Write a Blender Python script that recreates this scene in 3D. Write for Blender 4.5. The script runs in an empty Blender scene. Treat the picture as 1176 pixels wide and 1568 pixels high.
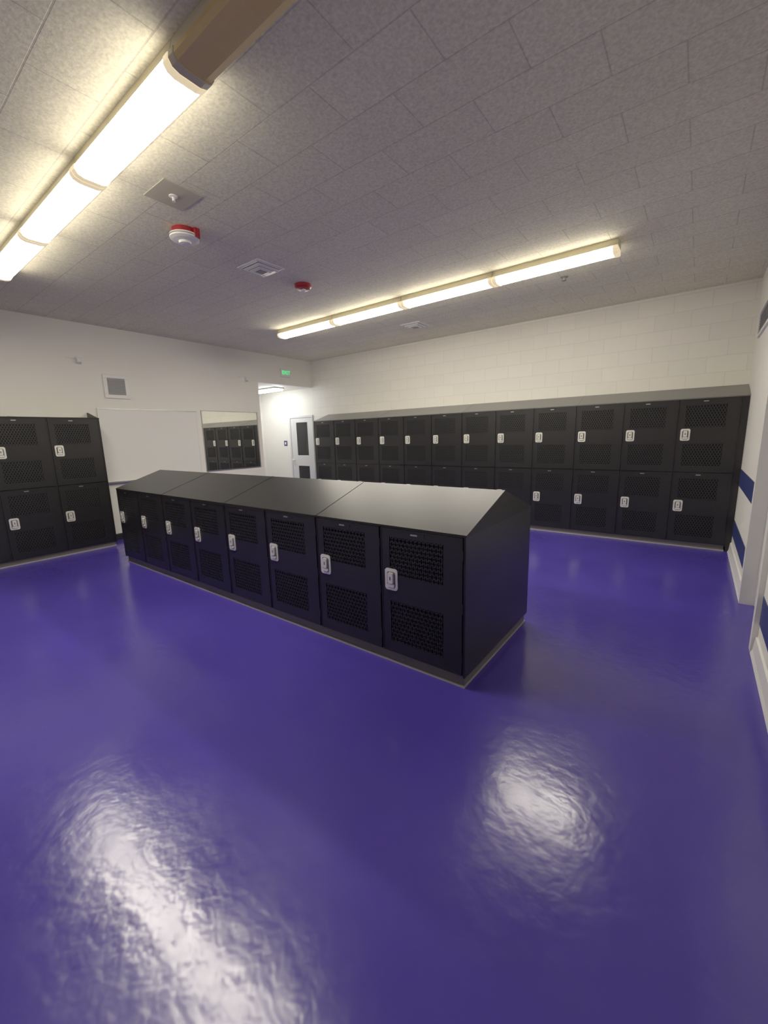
import bpy, math, random
from mathutils import Matrix, Vector
random.seed(3)
SC=bpy.context.scene
COL=SC.collection
# ---------------------------------------------------------------- dims (metres)
H=3.284
XL,XR=-7.366,0.45
YB,YF=7.0,-2.5
# ---------------------------------------------------------------- materials
def newmat(name):
    m=bpy.data.materials.new(name); m.use_nodes=True
    nt=m.node_tree; return m,nt,nt.nodes['Principled BSDF']
def simple(name,col,rough=.5,metal=0,noise=0,scale=20,bump=0,bscale=200,spec=.5,em=None):
    m,nt,b=newmat(name)
    b.inputs['Base Color'].default_value=(*col,1); b.inputs['Roughness'].default_value=rough
    b.inputs['Metallic'].default_value=metal; b.inputs['Specular IOR Level'].default_value=spec
    if em: b.inputs['Emission Color'].default_value=(*em[0],1); b.inputs['Emission Strength'].default_value=em[1]
    tc=nt.nodes.new('ShaderNodeTexCoord')
    n=nt.nodes.new('ShaderNodeTexNoise'); n.inputs['Scale'].default_value=scale; n.inputs['Detail'].default_value=4
    nt.links.new(tc.outputs['Object'],n.inputs['Vector'])
    mr=nt.nodes.new('ShaderNodeMapRange'); mr.inputs[3].default_value=1-noise; mr.inputs[4].default_value=1+noise
    nt.links.new(n.outputs['Fac'],mr.inputs[0])
    mx=nt.nodes.new('ShaderNodeVectorMath'); mx.operation='SCALE'; mx.inputs[0].default_value=col
    nt.links.new(mr.outputs[0],mx.inputs['Scale']); nt.links.new(mx.outputs[0],b.inputs['Base Color'])
    if bump:
        n2=nt.nodes.new('ShaderNodeTexNoise'); n2.inputs['Scale'].default_value=bscale; n2.inputs['Detail'].default_value=2
        nt.links.new(tc.outputs['Object'],n2.inputs['Vector'])
        bp=nt.nodes.new('ShaderNodeBump'); bp.inputs['Strength'].default_value=bump; bp.inputs['Distance'].default_value=.002
        nt.links.new(n2.outputs['Fac'],bp.inputs['Height']); nt.links.new(bp.outputs[0],b.inputs['Normal'])
    return m
def emis(name,col,s):
    m,nt,b=newmat(name); b.inputs['Base Color'].default_value=(*col,1)
    b.inputs['Emission Color'].default_value=(*col,1); b.inputs['Emission Strength'].default_value=s
    return m
def brickmat(name,axes,w,h,col,mortar,msize,rough,offset=.5,bump=.3,speck=0,loc=(0,0,0),speckscale=90,vary=.96):
    m,nt,b=newmat(name); L=nt.links.new
    tc=nt.nodes.new('ShaderNodeTexCoord'); sp=nt.nodes.new('ShaderNodeSeparateXYZ'); L(tc.outputs['Object'],sp.inputs[0])
    cb=nt.nodes.new('ShaderNodeCombineXYZ'); L(sp.outputs[axes[0]],cb.inputs[0]); L(sp.outputs[axes[1]],cb.inputs[1])
    mp=nt.nodes.new('ShaderNodeMapping'); mp.inputs['Location'].default_value=loc; L(cb.outputs[0],mp.inputs['Vector'])
    br=nt.nodes.new('ShaderNodeTexBrick'); L(mp.outputs[0],br.inputs['Vector'])
    br.offset=offset; br.inputs['Scale'].default_value=1; br.inputs['Brick Width'].default_value=w; br.inputs['Row Height'].default_value=h
    br.inputs['Mortar Size'].default_value=msize; br.inputs['Mortar Smooth'].default_value=.3; br.inputs['Bias'].default_value=0
    br.inputs['Color1'].default_value=(*col,1); br.inputs['Color2'].default_value=(*[c*vary for c in col],1); br.inputs['Mortar'].default_value=(*mortar,1)
    n=nt.nodes.new('ShaderNodeTexNoise'); n.inputs['Scale'].default_value=speckscale; n.inputs['Detail'].default_value=3; L(tc.outputs['Object'],n.inputs['Vector'])
    cr=nt.nodes.new('ShaderNodeMapRange'); cr.inputs[1].default_value=.3; cr.inputs[2].default_value=.7
    cr.inputs[3].default_value=1-speck; cr.inputs[4].default_value=1+speck*.6; L(n.outputs['Fac'],cr.inputs[0])
    v=nt.nodes.new('ShaderNodeVectorMath'); v.operation='SCALE'; L(br.outputs['Color'],v.inputs[0]); L(cr.outputs[0],v.inputs['Scale'])
    L(v.outputs[0],b.inputs['Base Color']); b.inputs['Roughness'].default_value=rough
    inv=nt.nodes.new('ShaderNodeMath'); inv.operation='SUBTRACT'; inv.inputs[0].default_value=1; L(br.outputs['Fac'],inv.inputs[1])
    ad=nt.nodes.new('ShaderNodeMath'); ad.operation='MULTIPLY_ADD'; L(n.outputs['Fac'],ad.inputs[0]); ad.inputs[1].default_value=.6 if speck else .1; L(inv.outputs[0],ad.inputs[2])
    bp=nt.nodes.new('ShaderNodeBump'); bp.inputs['Strength'].default_value=bump; bp.inputs['Distance'].default_value=.004
    L(ad.outputs[0],bp.inputs['Height']); L(bp.outputs[0],b.inputs['Normal'])
    return m
M={}
M['wall']=simple('wall_paint',(.81,.79,.71),.55,noise=.02,scale=3,bump=.1,bscale=60)
M['block']=brickmat('painted_block',(0,2),.406,.203,(.81,.79,.71),(.73,.705,.63),.006,.45,bump=.28)
M['ceil']=brickmat('acoustic_tile',(0,1),.61,.305,(.80,.765,.59),(.60,.57,.45),.0045,.85,offset=.5,bump=.5,speck=.18,loc=(.2,.1,0),speckscale=62,vary=.94)
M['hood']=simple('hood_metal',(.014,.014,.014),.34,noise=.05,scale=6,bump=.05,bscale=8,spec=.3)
M['hoodw']=simple('hood_metal_sheen',(.13,.13,.125),.30,noise=.05,scale=6)  # lighter copy of the hood metal; grazing ceiling reflection painted into its colour
M['lock']=simple('locker_charcoal',(.011,.011,.0115),.34,noise=.08,scale=8)
M['mesh']=simple('expanded_metal',(.013,.013,.014),.4)
M['dark']=simple('locker_interior_shade',(.003,.003,.003),.9)  # near-black backing sheet behind the mesh, painted as the shade inside the locker
M['base']=simple('plinth_grey',(.13,.12,.11),.5,noise=.1,scale=10)
M['caulk']=simple('caulk_line',(.36,.34,.34),.5)
M['chrome']=simple('satin_steel',(.90,.89,.80),.28,metal=.45)
M['cup']=simple('handle_cup',(.16,.155,.14),.35,metal=.5)
M['white']=simple('white_enamel',(.78,.77,.73),.4)
M['wboard']=simple('whiteboard_surface',(.80,.79,.74),.22)
M['alu']=simple('aluminium_trim',(.50,.50,.49),.35,metal=1)
M['grey']=simple('grey_louver',(.20,.20,.19),.5)
M['lgrey']=simple('light_grey_louver',(.42,.42,.41),.5)
M['red']=simple('alarm_red',(.30,.010,.018),.35)
M['beige']=simple('aged_lens',(.72,.54,.22),.3,noise=.06)
M['hous']=simple('fixture_housing',(.66,.60,.42),.4)
M['cap']=simple('glowing_end_cap',(.7,.6,.4),.4,em=((1,.80,.48),.6))
M['blue']=simple('blue_stripe',(.022,.035,.14),.45)
M['black']=simple('black_vinyl',(.012,.012,.013),.5)
M['glass']=simple('dark_glass',(.01,.011,.013),.08)
M['tilepanel']=simple('access_panel',(.50,.46,.35),.7,noise=.05,scale=60)
M['doorp']=simple('door_paint',(.62,.62,.60),.4)
M['lens']=emis('lit_lens',(1,.925,.795),44)
M['lensside']=emis('lit_lens_side',(1,.90,.72),18)
M['green']=emis('exit_green',(.04,.7,.2),1.0)
M['corrlens']=emis('corridor_lens',(.95,.97,1),22)
m,nt,b=newmat('mirror_glass'); b.inputs['Base Color'].default_value=(.86,.88,.86,1); b.inputs['Metallic'].default_value=1; b.inputs['Roughness'].default_value=.01; M['mirror']=m
# floor epoxy
m,nt,b=newmat('purple_epoxy'); L=nt.links.new
tc=nt.nodes.new('ShaderNodeTexCoord')
n=nt.nodes.new('ShaderNodeTexNoise'); n.inputs['Scale'].default_value=.9; n.inputs['Detail'].default_value=4; n.inputs['Roughness'].default_value=.5; L(tc.outputs['Object'],n.inputs['Vector'])
cr=nt.nodes.new('ShaderNodeValToRGB'); cr.color_ramp.elements[0].position=.3; cr.color_ramp.elements[0].color=(.045,.028,.285,1)
cr.color_ramp.elements[1].position=.72; cr.color_ramp.elements[1].color=(.064,.043,.36,1); L(n.outputs['Fac'],cr.inputs[0]); L(cr.outputs[0],b.inputs['Base Color'])
n2=nt.nodes.new('ShaderNodeTexNoise'); n2.inputs['Scale'].default_value=2.0; n2.inputs['Detail'].default_value=5; n2.inputs['Roughness'].default_value=.6; L(tc.outputs['Object'],n2.inputs['Vector'])
mr=nt.nodes.new('ShaderNodeMapRange'); mr.inputs[1].default_value=.35; mr.inputs[2].default_value=.65; mr.inputs[3].default_value=.16; mr.inputs[4].default_value=.25; L(n2.outputs['Fac'],mr.inputs[0]); L(mr.outputs[0],b.inputs['Roughness'])
b.inputs['Specular IOR Level'].default_value=.6
n3=nt.nodes.new('ShaderNodeTexNoise'); n3.inputs['Scale'].default_value=16; n3.inputs['Detail'].default_value=2; L(tc.outputs['Object'],n3.inputs['Vector'])
bp=nt.nodes.new('ShaderNodeBump'); bp.inputs['Strength'].default_value=.26; bp.inputs['Distance'].default_value=.006; L(n3.outputs['Fac'],bp.inputs['Height']); L(bp.outputs[0],b.inputs['Normal'])
M['floor']=m
# ---------------------------------------------------------------- mesh builder
class MB:
    def __init__(s): s.v=[];s.f=[];s.m=[];s.mats=[]
    def mi(s,k):
        if k not in s.mats: s.mats.append(k)
        return s.mats.index(k)
    def add(s,vs,fs,k):
        o=len(s.v); s.v+=[tuple(v) for v in vs]; i=s.mi(k)
        for f in fs: s.f.append([o+q for q in f]); s.m.append(i)
    def box(s,x0,x1,y0,y1,z0,z1,k):
        s.add([(x0,y0,z0),(x1,y0,z0),(x1,y1,z0),(x0,y1,z0),(x0,y0,z1),(x1,y0,z1),(x1,y1,z1),(x0,y1,z1)],
              [(0,3,2,1),(4,5,6,7),(0,1,5,4),(1,2,6,5),(2,3,7,6),(3,0,4,7)],k)
    def prism(s,poly,axis,a,b2,k):
        """poly 2D extruded along axis; axis x:(y,z) y:(x,z) z:(x,y)"""
        def P(p,t):
            return {'x':(t,p[0],p[1]),'y':(p[0],t,p[1]),'z':(p[0],p[1],t)}[axis]
        n=len(poly); vs=[P(p,a) for p in poly]+[P(p,b2) for p in poly]
        fs=[tuple(range(n))[::-1],tuple(range(n,2*n))]+[(i,(i+1)%n,n+(i+1)%n,n+i) for i in range(n)]
        s.add(vs,fs,k)
    def lathe(s,prof,k,c=(0,0,0),seg=32):
        vs=[];fs=[]
        for r,z in prof:
            for i in range(seg):
                a=2*math.pi*i/seg; vs.append((c[0]+r*math.cos(a),c[1]+r*math.sin(a),c[2]+z))
        for j in range(len(prof)-1):
            for i in range(seg):
                fs.append((j*seg+i,j*seg+(i+1)%seg,(j+1)*seg+(i+1)%seg,(j+1)*seg+i))
        fs.append(tuple(range(seg))); fs.append(tuple(range((len(prof)-1)*seg,len(prof)*seg)))
        s.add(vs,fs,k)
    def mesh(s,name,bevel=0):
        me=bpy.data.meshes.new(name); me.from_pydata(s.v,[],s.f)
        for k in s.mats: me.materials.append(M[k])
        for p,i in zip(me.polygons,s.m): p.material_index=i
        import bmesh
        bm=bmesh.new(); bm.from_mesh(me); bmesh.ops.recalc_face_normals(bm,faces=bm.faces); bm.to_mesh(me); bm.free()
        me.update(); return me
    def obj(s,name,loc=(0,0,0),rz=0,parent=None,bevel=0):
        return place(name,s.mesh(name),loc,rz,parent,bevel)
def place(name,me,loc=(0,0,0),rz=0,parent=None,bevel=0):
    o=bpy.data.objects.new(name,me); COL.objects.link(o); o.location=loc; o.rotation_euler=(0,0,rz)
    if parent: o.parent=parent
    if bevel:
        md=o.modifiers.new('bevel','BEVEL'); md.width=bevel; md.segments=2; md.limit_method='ANGLE'
    return o
def empty(name,loc=(0,0,0),rz=0):
    e=bpy.data.objects.new(name,None); COL.objects.link(e); e.location=loc; e.rotation_euler=(0,0,rz); e.empty_display_size=.1; return e
def rrect(cx,cz,w,h,r,n=5):
    pts=[]
    for (sx,sz,a0) in ((1,1,0),(-1,1,90),(-1,-1,180),(1,-1,270)):
        for i in range(n+1):
            a=math.radians(a0+90*i/n); pts.append((cx+sx*(w/2-r)+r*math.cos(a),cz+sz*(h/2-r)+r*math.sin(a)))
    return pts
# ---------------------------------------------------------------- room shell
T=.15
OY=5.49; OZ=2.70   # corridor opening in left wall
CX=-9.3
b=MB(); b.box(CX-.2,XR+T+.25,YF-T,YB+T,-.1,0,'floor'); b.obj('floor')
b=MB(); b.box(XL-T,XR+T,YF-T,YB+T,H,H+.1,'ceil'); b.obj('ceiling')
b=MB(); b.box(CX,XL-T,OY-.0,YB,OZ,OZ+.1,'wall'); b.obj('ceiling_corridor')
b=MB(); b.box(XL-T,XL,YF-T,OY,0,H,'wall'); b.box(XL-T,XL,OY,YB,OZ,H,'wall'); b.obj('wall_left')
b=MB(); b.box(XL,XR,YB,YB+T,0,H,'block'); b.box(CX-.15,XL,YB,YB+T,0,H,'wall'); b.obj('wall_back')
DY0,DY1=3.66,4.62
b=MB(); b.box(XR,XR+T,YF-T,DY0,0,H,'wall'); b.box(XR,XR+T,DY1,YB+T,0,H,'wall'); b.box(XR,XR+T,DY0,DY1,2.1,H,'wall'); b.obj('wall_right')
b=MB(); b.box(XL-T,XR+T,YF-T,YF,0,H,'wall'); b.obj('wall_front')
b=MB(); b.box(CX-.15,CX,OY-.15,YB,0,OZ+.1,'wall'); b.obj('wall_corridor_end')
b=MB(); b.box(CX,XL-T,OY-.15,OY,0,OZ+.1,'wall'); b.obj('wall_corridor_side')
# baseboards
b=MB(); b.prism([(0,0),(.012,0),(.012,.09),(.006,.1),(0,.1)],'y',2.37,OY,'black'); b.obj('baseboard_left',(XL,0,0))
for i,(a,c) in enumerate(((DY1+.07,6.53),(YF,DY0-.07))):
    b=MB(); b.prism([(0,0),(-.03,0),(-.02,.03),(-.012,.12),(0,.125)],'y',a,c,'white'); b.obj('baseboard_right' if i==0 else 'baseboard_right_near',(XR,0,0))
b=MB(); b.prism([(0,0),(.0,.1),(-.012,.1),(-.012,0)],'x',CX,-8.32,'black')
o=b.obj('baseboard_corridor')
o.data.transform(Matrix.Translation((0,YB,0)))
# blue painted stripes on right wall
b=MB()
for (a,c) in ((DY1+.07,6.5),(-2.4,DY0-.07)):
    b.box(XR-.004,XR,a,c,.22,.42,'blue')
b.box(XR-.004,XR,4.75,6.5,.84,1.04,'blue')
b.obj('trim_1')
# high grille on right wall
e=empty('wall_return_air_grille',(XR,5.95,2.66))
b=MB(); b.box(-.02,0,-.55,.55,.11,.14,'white'); b.box(-.02,0,-.55,.55,-.14,-.11,'white'); b.box(-.02,0,-.55,-.52,-.11,.11,'white'); b.box(-.02,0,.52,.55,-.11,.11,'white'); b.obj('frame',parent=e)
b=MB(); b.box(-.004,-.001,-.52,.52,-.11,.11,'lgrey')
for i in range(8):
    z=-.1+i*.027; b.prism([(-.004,z),(-.016,z-.008),(-.016,z-.011),(-.004,z-.003)],'y',-.52,.52,'lgrey')
b.obj('louvers',parent=e)
# right doorway
e=empty('door_2',(XR,0,0))
b=MB()
b.box(-.03,T-.001,DY1-.012,DY1+.06,0,2.16,'white'); b.box(-.03,T-.001,DY0-.06,DY0+.012,0,2.16,'white')
b.box(-.03,T-.001,DY0+.012,DY1-.012,2.088,2.16,'white'); b.obj('frame',parent=e)
b=MB(); b.box(.07,.115,DY0+.014,DY1-.014,.01,2.085,'doorp'); b.box(.066,.07,DY0+.08,DY1-.08,.03,.28,'alu'); b.obj('leaf',parent=e)
b=MB(); b.box(.04,.07,DY0+.06,DY0+.09,.98,1.01,'chrome'); b.box(.03,.045,DY0+.06,DY0+.19,.98,1.01,'chrome'); b.obj('lever',parent=e,bevel=.003)
# corridor door on back wall
e=empty('door_1',(-8.24,YB,0))
b=MB(); W=.86
b.box(0,.05,-.03,.0,0,2.08,'doorp'); b.box(W-.05,W,-.03,0,0,2.08,'doorp'); b.box(.05,W-.05,-.03,0,2.03,2.08,'doorp'); b.obj('frame',parent=e)
b=MB(); fx0,fx1=.055,W-.055
b.box(fx0,.26,-.02,-.001,.01,2.025,'doorp'); b.box(.66,fx1,-.02,-.001,.01,2.025,'doorp')
b.box(.26,.66,-.02,-.001,1.92,2.025,'doorp'); b.box(.26,.66,-.02,-.001,.86,1.12,'doorp'); b.box(.26,.66,-.02,-.001,.01,.2,'doorp')
b.box(.26,.66,-.008,-.001,1.12,1.92,'glass'); b.box(.26,.66,-.008,-.001,.2,.86,'glass'); b.obj('leaf',parent=e)
b=MB(); b.box(.09,.12,-.06,-.02,.98,1.04,'chrome'); b.box(.08,.2,-.07,-.055,1.0,1.02,'chrome'); b.obj('lever',parent=e,bevel=.003)
b=MB(); b.prism(rrect(0,0,.12,.13,.01),'y',-.008,0,'blue'); b.prism(rrect(0,0,.05,.06,.005),'y',-.011,-.008,'white'); b.obj('room_sign',(-8.44,YB,1.42))
# ---------------------------------------------------------------- locker doors
def lattice(b,x0,x1,z0,z1,y0,y1,px=.036,pz=.05,t=.0065):
    sl=pz/px
    for sgn in (1,-1):
        c=-((z1-z0)/sl)-px
        while c<(x1-x0)+(z1-z0)/sl+px:
            def X(z): return x0+c+(z-z0)/sl if sgn==1 else x1-c-(z-z0)/sl
            def Z(x): return z0+((x-x0)-c)*sl if sgn==1 else z0+((x1-x)-c)*sl
            za,zb=sorted((Z(x0),Z(x1))); za=max(za,z0); zb=min(zb,z1)
            if zb-za>.012:
                p,q=(X(za),za),(X(zb),zb)
                d=Vector((q[0]-p[0],q[1]-p[1])).normalized(); nx,nz=-d[1]*t/2,d[0]*t/2
                b.prism([(p[0]+nx,p[1]+nz),(p[0]-nx,p[1]-nz),(q[0]-nx,q[1]-nz),(q[0]+nx,q[1]+nz)],'y',y0,y1,'mesh')
            c+=px
def door_mesh(name,W,Hd,hz,um,lm):
    """front faces -Y, origin lower-left corner of door cell on cabinet face"""
    b=MB(); g=.007; f=-.016
    x0,x1,z0,z1=g,W-g,g,Hd-g
    hx0,hx1=.075,W*.78
    um=(Hd*um[0],Hd*um[1]); lm=(Hd*lm[0],Hd*lm[1])
    b.box(x0,hx0,f,0,z0,z1,'lock'); b.box(hx1,x1,f,0,z0,z1,'lock')
    b.box(hx0,hx1,f,0,um[1],z1,'lock'); b.box(hx0,hx1,f,0,lm[1],um[0],'lock'); b.box(hx0,hx1,f,0,z0,lm[0],'lock')
    for a,c in (um,lm):
        b.box(hx0,hx1,-.004,-.001,a,c,'dark'); lattice(b,hx0,hx1,a,c,-.0145,-.011,px=.030,pz=.056,t=.009)
    b.box(x0,x0+.006,f-.003,f,z0,z1,'lock'); b.box(x1-.006,x1,f-.003,f,z0,z1,'lock')
    b.box(x0,x1,f-.003,f,z1-.006,z1,'lock'); b.box(x0,x1,f-.003,f,z0,z0+.006,'lock')
    # handle : steel surround, cup, lever with padlock hasp
    cx=.088; cz=hz
    b.prism(rrect(cx,cz,.100,.148,.02),'y',f-.006,f,'chrome')
    b.prism(rrect(cx,cz-.002,.066,.110,.015),'y',f-.0075,f-.006,'cup')
    b.prism(rrect(cx,cz+.012,.040,.072,.008),'y',f-.020,f-.0075,'chrome')
    b.prism(rrect(cx,cz-.040,.056,.022,.008),'y',f-.016,f-.0075,'chrome')
    b.box(cx-.005,cx+.005,f-.0205,f-.0195,cz-.002,cz+.022,'cup')
    b.prism(rrect(W*.44,Hd*.965,.15,.022,.004),'y',f-.003,f,'lock')
    b.prism(rrect(W*.44,Hd*.965,.05,.010,.002),'y',f-.0036,f-.003,'alu')
    for zz in (.13,.5,.87):
        b.box(x1-.002,x1+.006,f-.004,f+.004,Hd*zz-.03,Hd*zz+.03,'lock')
    return b.mesh(name)
def bank(name,loc,rz,n,W,tiers,ztop,zbase,depth,hoodback,hz,gable=False,filler=0,um=(.62,.92),lm=(.09,.40),hood='hood'):
    """local: doors face -Y, cabinet from y=0 to depth, x 0..n*W"""
    e=empty(name,loc,rz); Lx=n*W
    b=MB()
    b.box(0,Lx,0,depth,zbase,ztop,'lock')
    for i in range(n+1):
        x=i*W; b.box(max(0,x-.006),min(Lx,x+.006),-.008,0,zbase,ztop,'lock')
    b.box(0,Lx,-.008,0,ztop-.008,ztop,'lock')
    b.box(Lx,Lx+.012,-.012,depth+(.012 if gable else 0),zbase-.01,ztop,'lock'); b.box(-.012,0,-.012,depth+(.012 if gable else 0),zbase-.01,ztop,'lock')
    if filler: b.box(Lx+.012,Lx+filler,-.006,depth,0,ztop,'lock')
    b.obj('cabinet_body',parent=e)
    b=MB(); b.box(0.002,Lx-.002,.012,depth-(.012 if gable else 0),0,zbase,'base')
    b.box(-.004,Lx+.004,.002,depth-(.002 if gable else 0),0,.012,'caulk'); b.obj('plinth',parent=e)
    b=MB(); o=.014; xe=Lx+(filler if filler else .016)
    if gable: prof=[(-o,ztop),(-o,ztop+.012),(depth/2,hoodback),(depth+o,ztop+.012),(depth+o,ztop)]
    else: prof=[(-o,ztop),(-o,ztop+.012),(depth,hoodback),(depth,ztop)]
    b.prism(prof,'x',-.016,xe,hood)
    for k in range(1,4):
        x=Lx*k/4
        sp=[(p[0],p[1]+.0025) for p in prof[1:(4 if gable else 3)]]
        low=[(p[0],p[1]-.004) for p in sp[::-1]]
        b.prism(sp+low,'x',x-.005,x+.005,hood)
    b.obj('sloped_hood',parent=e)
    dh=(ztop-zbase)/tiers
    me=door_mesh(name+'_door',W,dh,hz*dh,um,lm)
    for t in range(tiers):
        for i in range(n):
            place('locker_door_%d_%d'%(t+1,i+1),me,(i*W,0,zbase+t*dh),0,e)
            if gable: place('locker_door_rear_%d'%(i+1),me,((i+1)*W,depth,zbase+t*dh),math.pi,e)
    return e
wc=.6068
bank('gym_locker_bank',(-1.0137-8*wc,2.093,0),0,8,wc,1,.9615,.085,1.1225,1.165,.60,gable=True,um=(.64,.93),lm=(.10,.43))
wb=.6039
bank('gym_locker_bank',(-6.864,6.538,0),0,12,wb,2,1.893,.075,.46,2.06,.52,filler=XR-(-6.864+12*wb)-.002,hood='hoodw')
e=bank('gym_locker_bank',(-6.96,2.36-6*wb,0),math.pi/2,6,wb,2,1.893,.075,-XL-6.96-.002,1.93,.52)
b=MB(); b.prism([(0,0),(.404,0),(.404,.10),(.38,.10)],'x',0,.012,'lock'); b.obj('hood_end_flange',(6*wb+.004,0,1.90),parent=e)
# ---------------------------------------------------------------- fluorescent fixtures
def fixture(x1,y,lit):
    e=empty('fluorescent_ceiling_light',(x1-.61,y,H)); Lh=.607; D=-.036
    cm='cap' if lit else 'hous'
    b=MB(); b.prism([(-.07,0),(.07,0),(.088,-.03+D),(-.088,-.03+D)],'x',-Lh,Lh,'hous')
    w=.094
    cap=[(-w,-.026),(w,-.026),(w+.004,-.055),(w-.012,-.080),(w-.045,-.090),(-w+.045,-.090),(-w+.012,-.080),(-w-.004,-.055)]
    cap=[(p[0],p[1]+D) for p in cap]
    for s in (-1,1):
        b.prism(cap,'x',s*Lh-(.042 if s>0 else 0),s*Lh+(.042 if s<0 else 0),cm)
    b.obj('housing',parent=e,bevel=.002)
    w=.090
    b=MB(); b.prism([(p[0],p[1]+D) for p in [(-w,-.030),(w,-.030),(w+.003,-.055),(w-.012,-.074),(w-.045,-.083),(-w+.045,-.083),(-w+.012,-.074),(-w-.003,-.055)]],'x',-Lh+.042,Lh-.042,'lens' if lit else 'beige')
    o=b.obj('wraparound_lens',parent=e)
    if lit:
        o.data.materials.append(M['lensside'])
        for p in o.data.polygons:
            if p.normal.z>-.75: p.material_index=1
for i in range(4): fixture(-.744-1.22*i,4.733,True)
for i in range(4): fixture(-2.0+1.22-1.22*i,1.249,i>0)
e=empty('corridor_ceiling_light',(-8.3,6.35,OZ))
b=MB(); b.box(-.55,.55,-.14,.14,-.03,0,'white'); b.obj('housing',parent=e)
b=MB(); b.prism([(-.12,-.03),(.12,-.03),(.10,-.07),(-.10,-.07)],'x',-.53,.53,'corrlens'); b.obj('lens',parent=e)
# ---------------------------------------------------------------- ceiling devices
b=MB(); b.box(-.15,.15,-.14,.14,-.005,0,'tilepanel'); b.lathe([(.03,-.005),(.03,-.011),(.010,-.015),(.010,-.037),(.016,-.041)],'white'); b.obj('ceiling_access_panel',(-3.17,1.76,H),bevel=.002)
e=empty('smoke_alarm',(-3.60,2.06,H))
b=MB(); b.lathe([(.095,0),(.095,-.03),(.088,-.04)],'red'); b.obj('red_base',parent=e)
b=MB(); b.lathe([(.07,-.04),(.115,-.044),(.12,-.055),(.115,-.072),(.09,-.082),(.05,-.09),(.045,-.105),(.02,-.11)],'white'); b.lathe([(.122,-.057),(.122,-.062)],'grey'); b.obj('sensor_head',parent=e)
b=MB(); b.prism(rrect(0,0,.07,.05,.01),'z',-.07,-.0,'red'); b.obj('strobe_block',(.085,.05,0),parent=e)
e=empty('fire_alarm_strobe',(-3.80,3.56,H))
b=MB(); b.lathe([(.095,0),(.095,-.03),(.08,-.05),(.03,-.055)],'red'); b.obj('red_base',parent=e)
b=MB(); b.prism(rrect(0,0,.06,.04,.012),'z',-.072,-.05,'white'); b.obj('strobe_lens',parent=e,bevel=.004)
def diffuser(x,y,s):
    e=empty('ceiling_air_diffuser',(x,y,H))
    b=MB()
    for k,(a,d) in enumerate(((s,0),(s*.74,-.014),(s*.48,-.026))):
        c=a-.035
        z0,z1=d-.012,d
        b.prism([(-a,z1),(-a,z1-.003),(-c,z0)],'y',-a,a,'white'); b.prism([(a,z1),(a,z1-.003),(c,z0)],'y',-a,a,'white')
        b.prism([(-a,z1),(-a,z1-.003),(-c,z0)],'x',-a,a,'white'); b.prism([(a,z1),(a,z1-.003),(c,z0)],'x',-a,a,'white')
    b.obj('louver_rings',parent=e)
    b=MB(); b.box(-s+.01,s-.01,-s+.01,s-.01,-.006,0,'grey'); b.box(-.04,.04,-.04,.04,-.04,-.006,'grey'); b.obj('plenum_box',parent=e)
diffuser(-3.77,2.96,.17); diffuser(-3.80,5.96,.18)
b=MB(); b.lathe([(.04,0),(.04,-.006),(.015,-.012),(.012,-.035),(.025,-.038),(.025,-.042)],'grey',seg=20); b.obj('fire_sprinkler_head',(-1.39,5.36,H))
# ---------------------------------------------------------------- left wall items
e=empty('whiteboard',(XL,3.29,1.5))
b=MB(); b.box(.004,.016,-.77,.77,-.56,.56,'wboard'); b.obj('writing_surface',parent=e)
b=MB(); b.box(.002,.022,-.79,.79,.56,.575,'alu'); b.box(.002,.02,-.79,-.77,-.57,.56,'white'); b.box(.002,.02,.77,.79,-.57,.56,'white'); b.box(.002,.07,-.79,.79,-.58,-.56,'alu'); b.obj('frame_and_tray',parent=e)
e=empty('wall_mirror',(XL,4.78,1.53))
b=MB(); b.box(.004,.012,-.6,.6,-.55,.55,'mirror'); b.obj('glass',parent=e)
b=MB(); b.box(.002,.018,-.61,.61,.55,.562,'alu'); b.box(.002,.018,-.61,.61,-.562,-.55,'alu'); b.box(.002,.018,-.612,-.6,-.562,.562,'alu'); b.box(.002,.018,.6,.612,-.562,.562,'alu'); b.obj('frame',parent=e)
e=empty('wall_air_vent',(XL,2.82,2.41))
b=MB(); a=.18; c=.125
b.box(0,.018,-a,a,c,a,'white'); b.box(0,.018,-a,a,-a,-c,'white'); b.box(0,.018,-a,-c,-c,c,'white'); b.box(0,.018,c,a,-c,c,'white'); b.obj('frame',parent=e,bevel=.004)
b=MB(); b.box(.001,.004,-c,c,-c,c,'lgrey')
for i in range(14):
    z=-c+.01+i*(2*c-.02)/13; b.prism([(.004,z+.004),(.016,z-.006),(.016,z-.009),(.004,z+.001)],'y',-c,c,'lgrey')
b.obj('louvers',parent=e)
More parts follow.
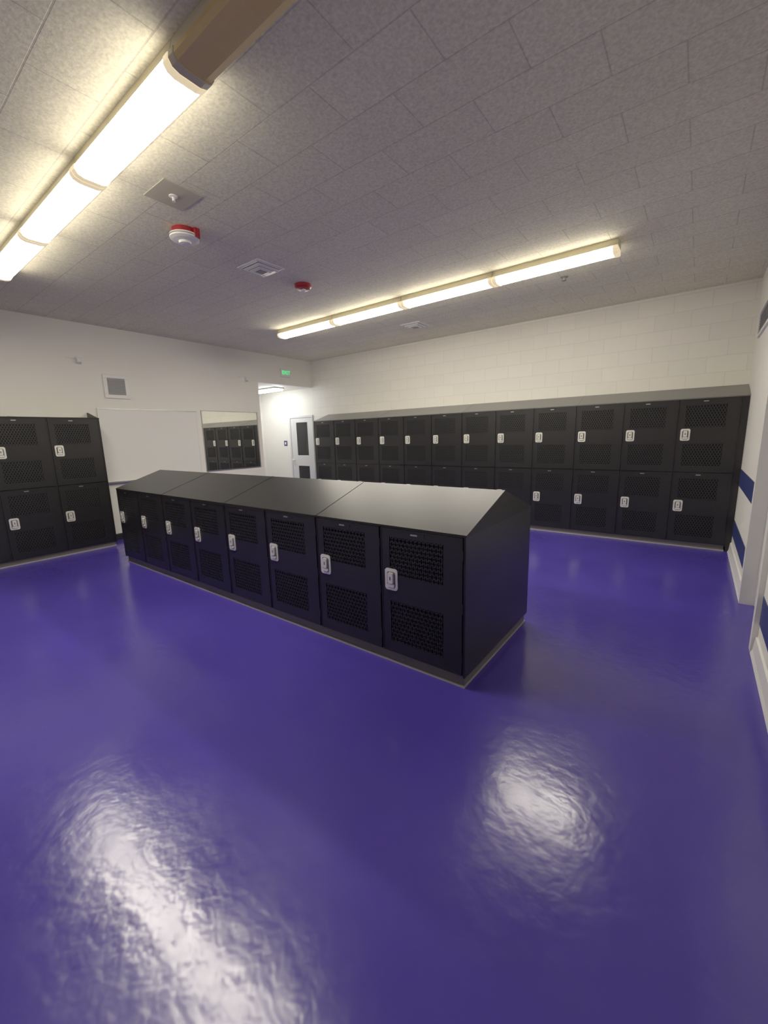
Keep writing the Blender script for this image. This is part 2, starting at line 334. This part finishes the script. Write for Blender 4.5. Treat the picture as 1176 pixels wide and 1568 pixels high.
for y,z in ((2.36,2.75),(5.2,2.74)):
    e=empty('wall_motion_sensor',(XL,y,z))
    b=MB(); b.box(0,.03,-.03,.03,-.05,.05,'white'); b.prism([(.03,.035),(.06,.02),(.06,-.03),(.03,-.045)],'y',-.028,.028,'white'); b.obj('sensor_body',parent=e,bevel=.004)
    b=MB(); b.box(0,.012,-.16,-.03,.02,.032,'white'); b.obj('wire_raceway',parent=e)
e=empty('exit_sign',(XL,6.21,2.95))
b=MB(); b.box(0,.045,-.13,.13,-.085,.085,'white'); b.obj('sign_body',parent=e,bevel=.006)
cu=bpy.data.curves.new('exit_text','FONT'); cu.body='EXIT'; cu.size=.11; cu.align_x='CENTER'; cu.align_y='CENTER'; cu.extrude=.001; cu.offset=.002
cu.materials.append(M['green'])
o=bpy.data.objects.new('exit_letters',cu); COL.objects.link(o); o.parent=e; o.location=(.047,0,0); o.rotation_euler=(math.pi/2,0,math.pi/2)
# ---------------------------------------------------------------- world + camera
w=bpy.data.worlds.new('world'); SC.world=w; w.use_nodes=True
w.node_tree.nodes['Background'].inputs[0].default_value=(.8,.85,1,1); w.node_tree.nodes['Background'].inputs[1].default_value=.05
SC.view_settings.view_transform='Standard'; SC.view_settings.look='None'; SC.view_settings.exposure=0; SC.view_settings.gamma=1.2
yaw,pitch,roll=.6508,.1839,-.0266
cy,sy,cp,sp=math.cos(yaw),math.sin(yaw),math.cos(pitch),math.sin(pitch)
fwd=Vector((-sy*cp,cy*cp,-sp)); right=Vector((cy,sy,0)); up=right.cross(fwd)
r2=right*math.cos(roll)+up*math.sin(roll); u2=-right*math.sin(roll)+up*math.cos(roll)
cam=bpy.data.cameras.new('camera'); co=bpy.data.objects.new('camera',cam); COL.objects.link(co)
cam.sensor_fit='VERTICAL'; cam.sensor_height=36; cam.sensor_width=27; cam.lens=853.2*36/2133; cam.clip_start=.02
co.matrix_world=Matrix(((r2.x,u2.x,-fwd.x,0),(r2.y,u2.y,-fwd.y,0),(r2.z,u2.z,-fwd.z,1.544),(0,0,0,1)))
SC.camera=co
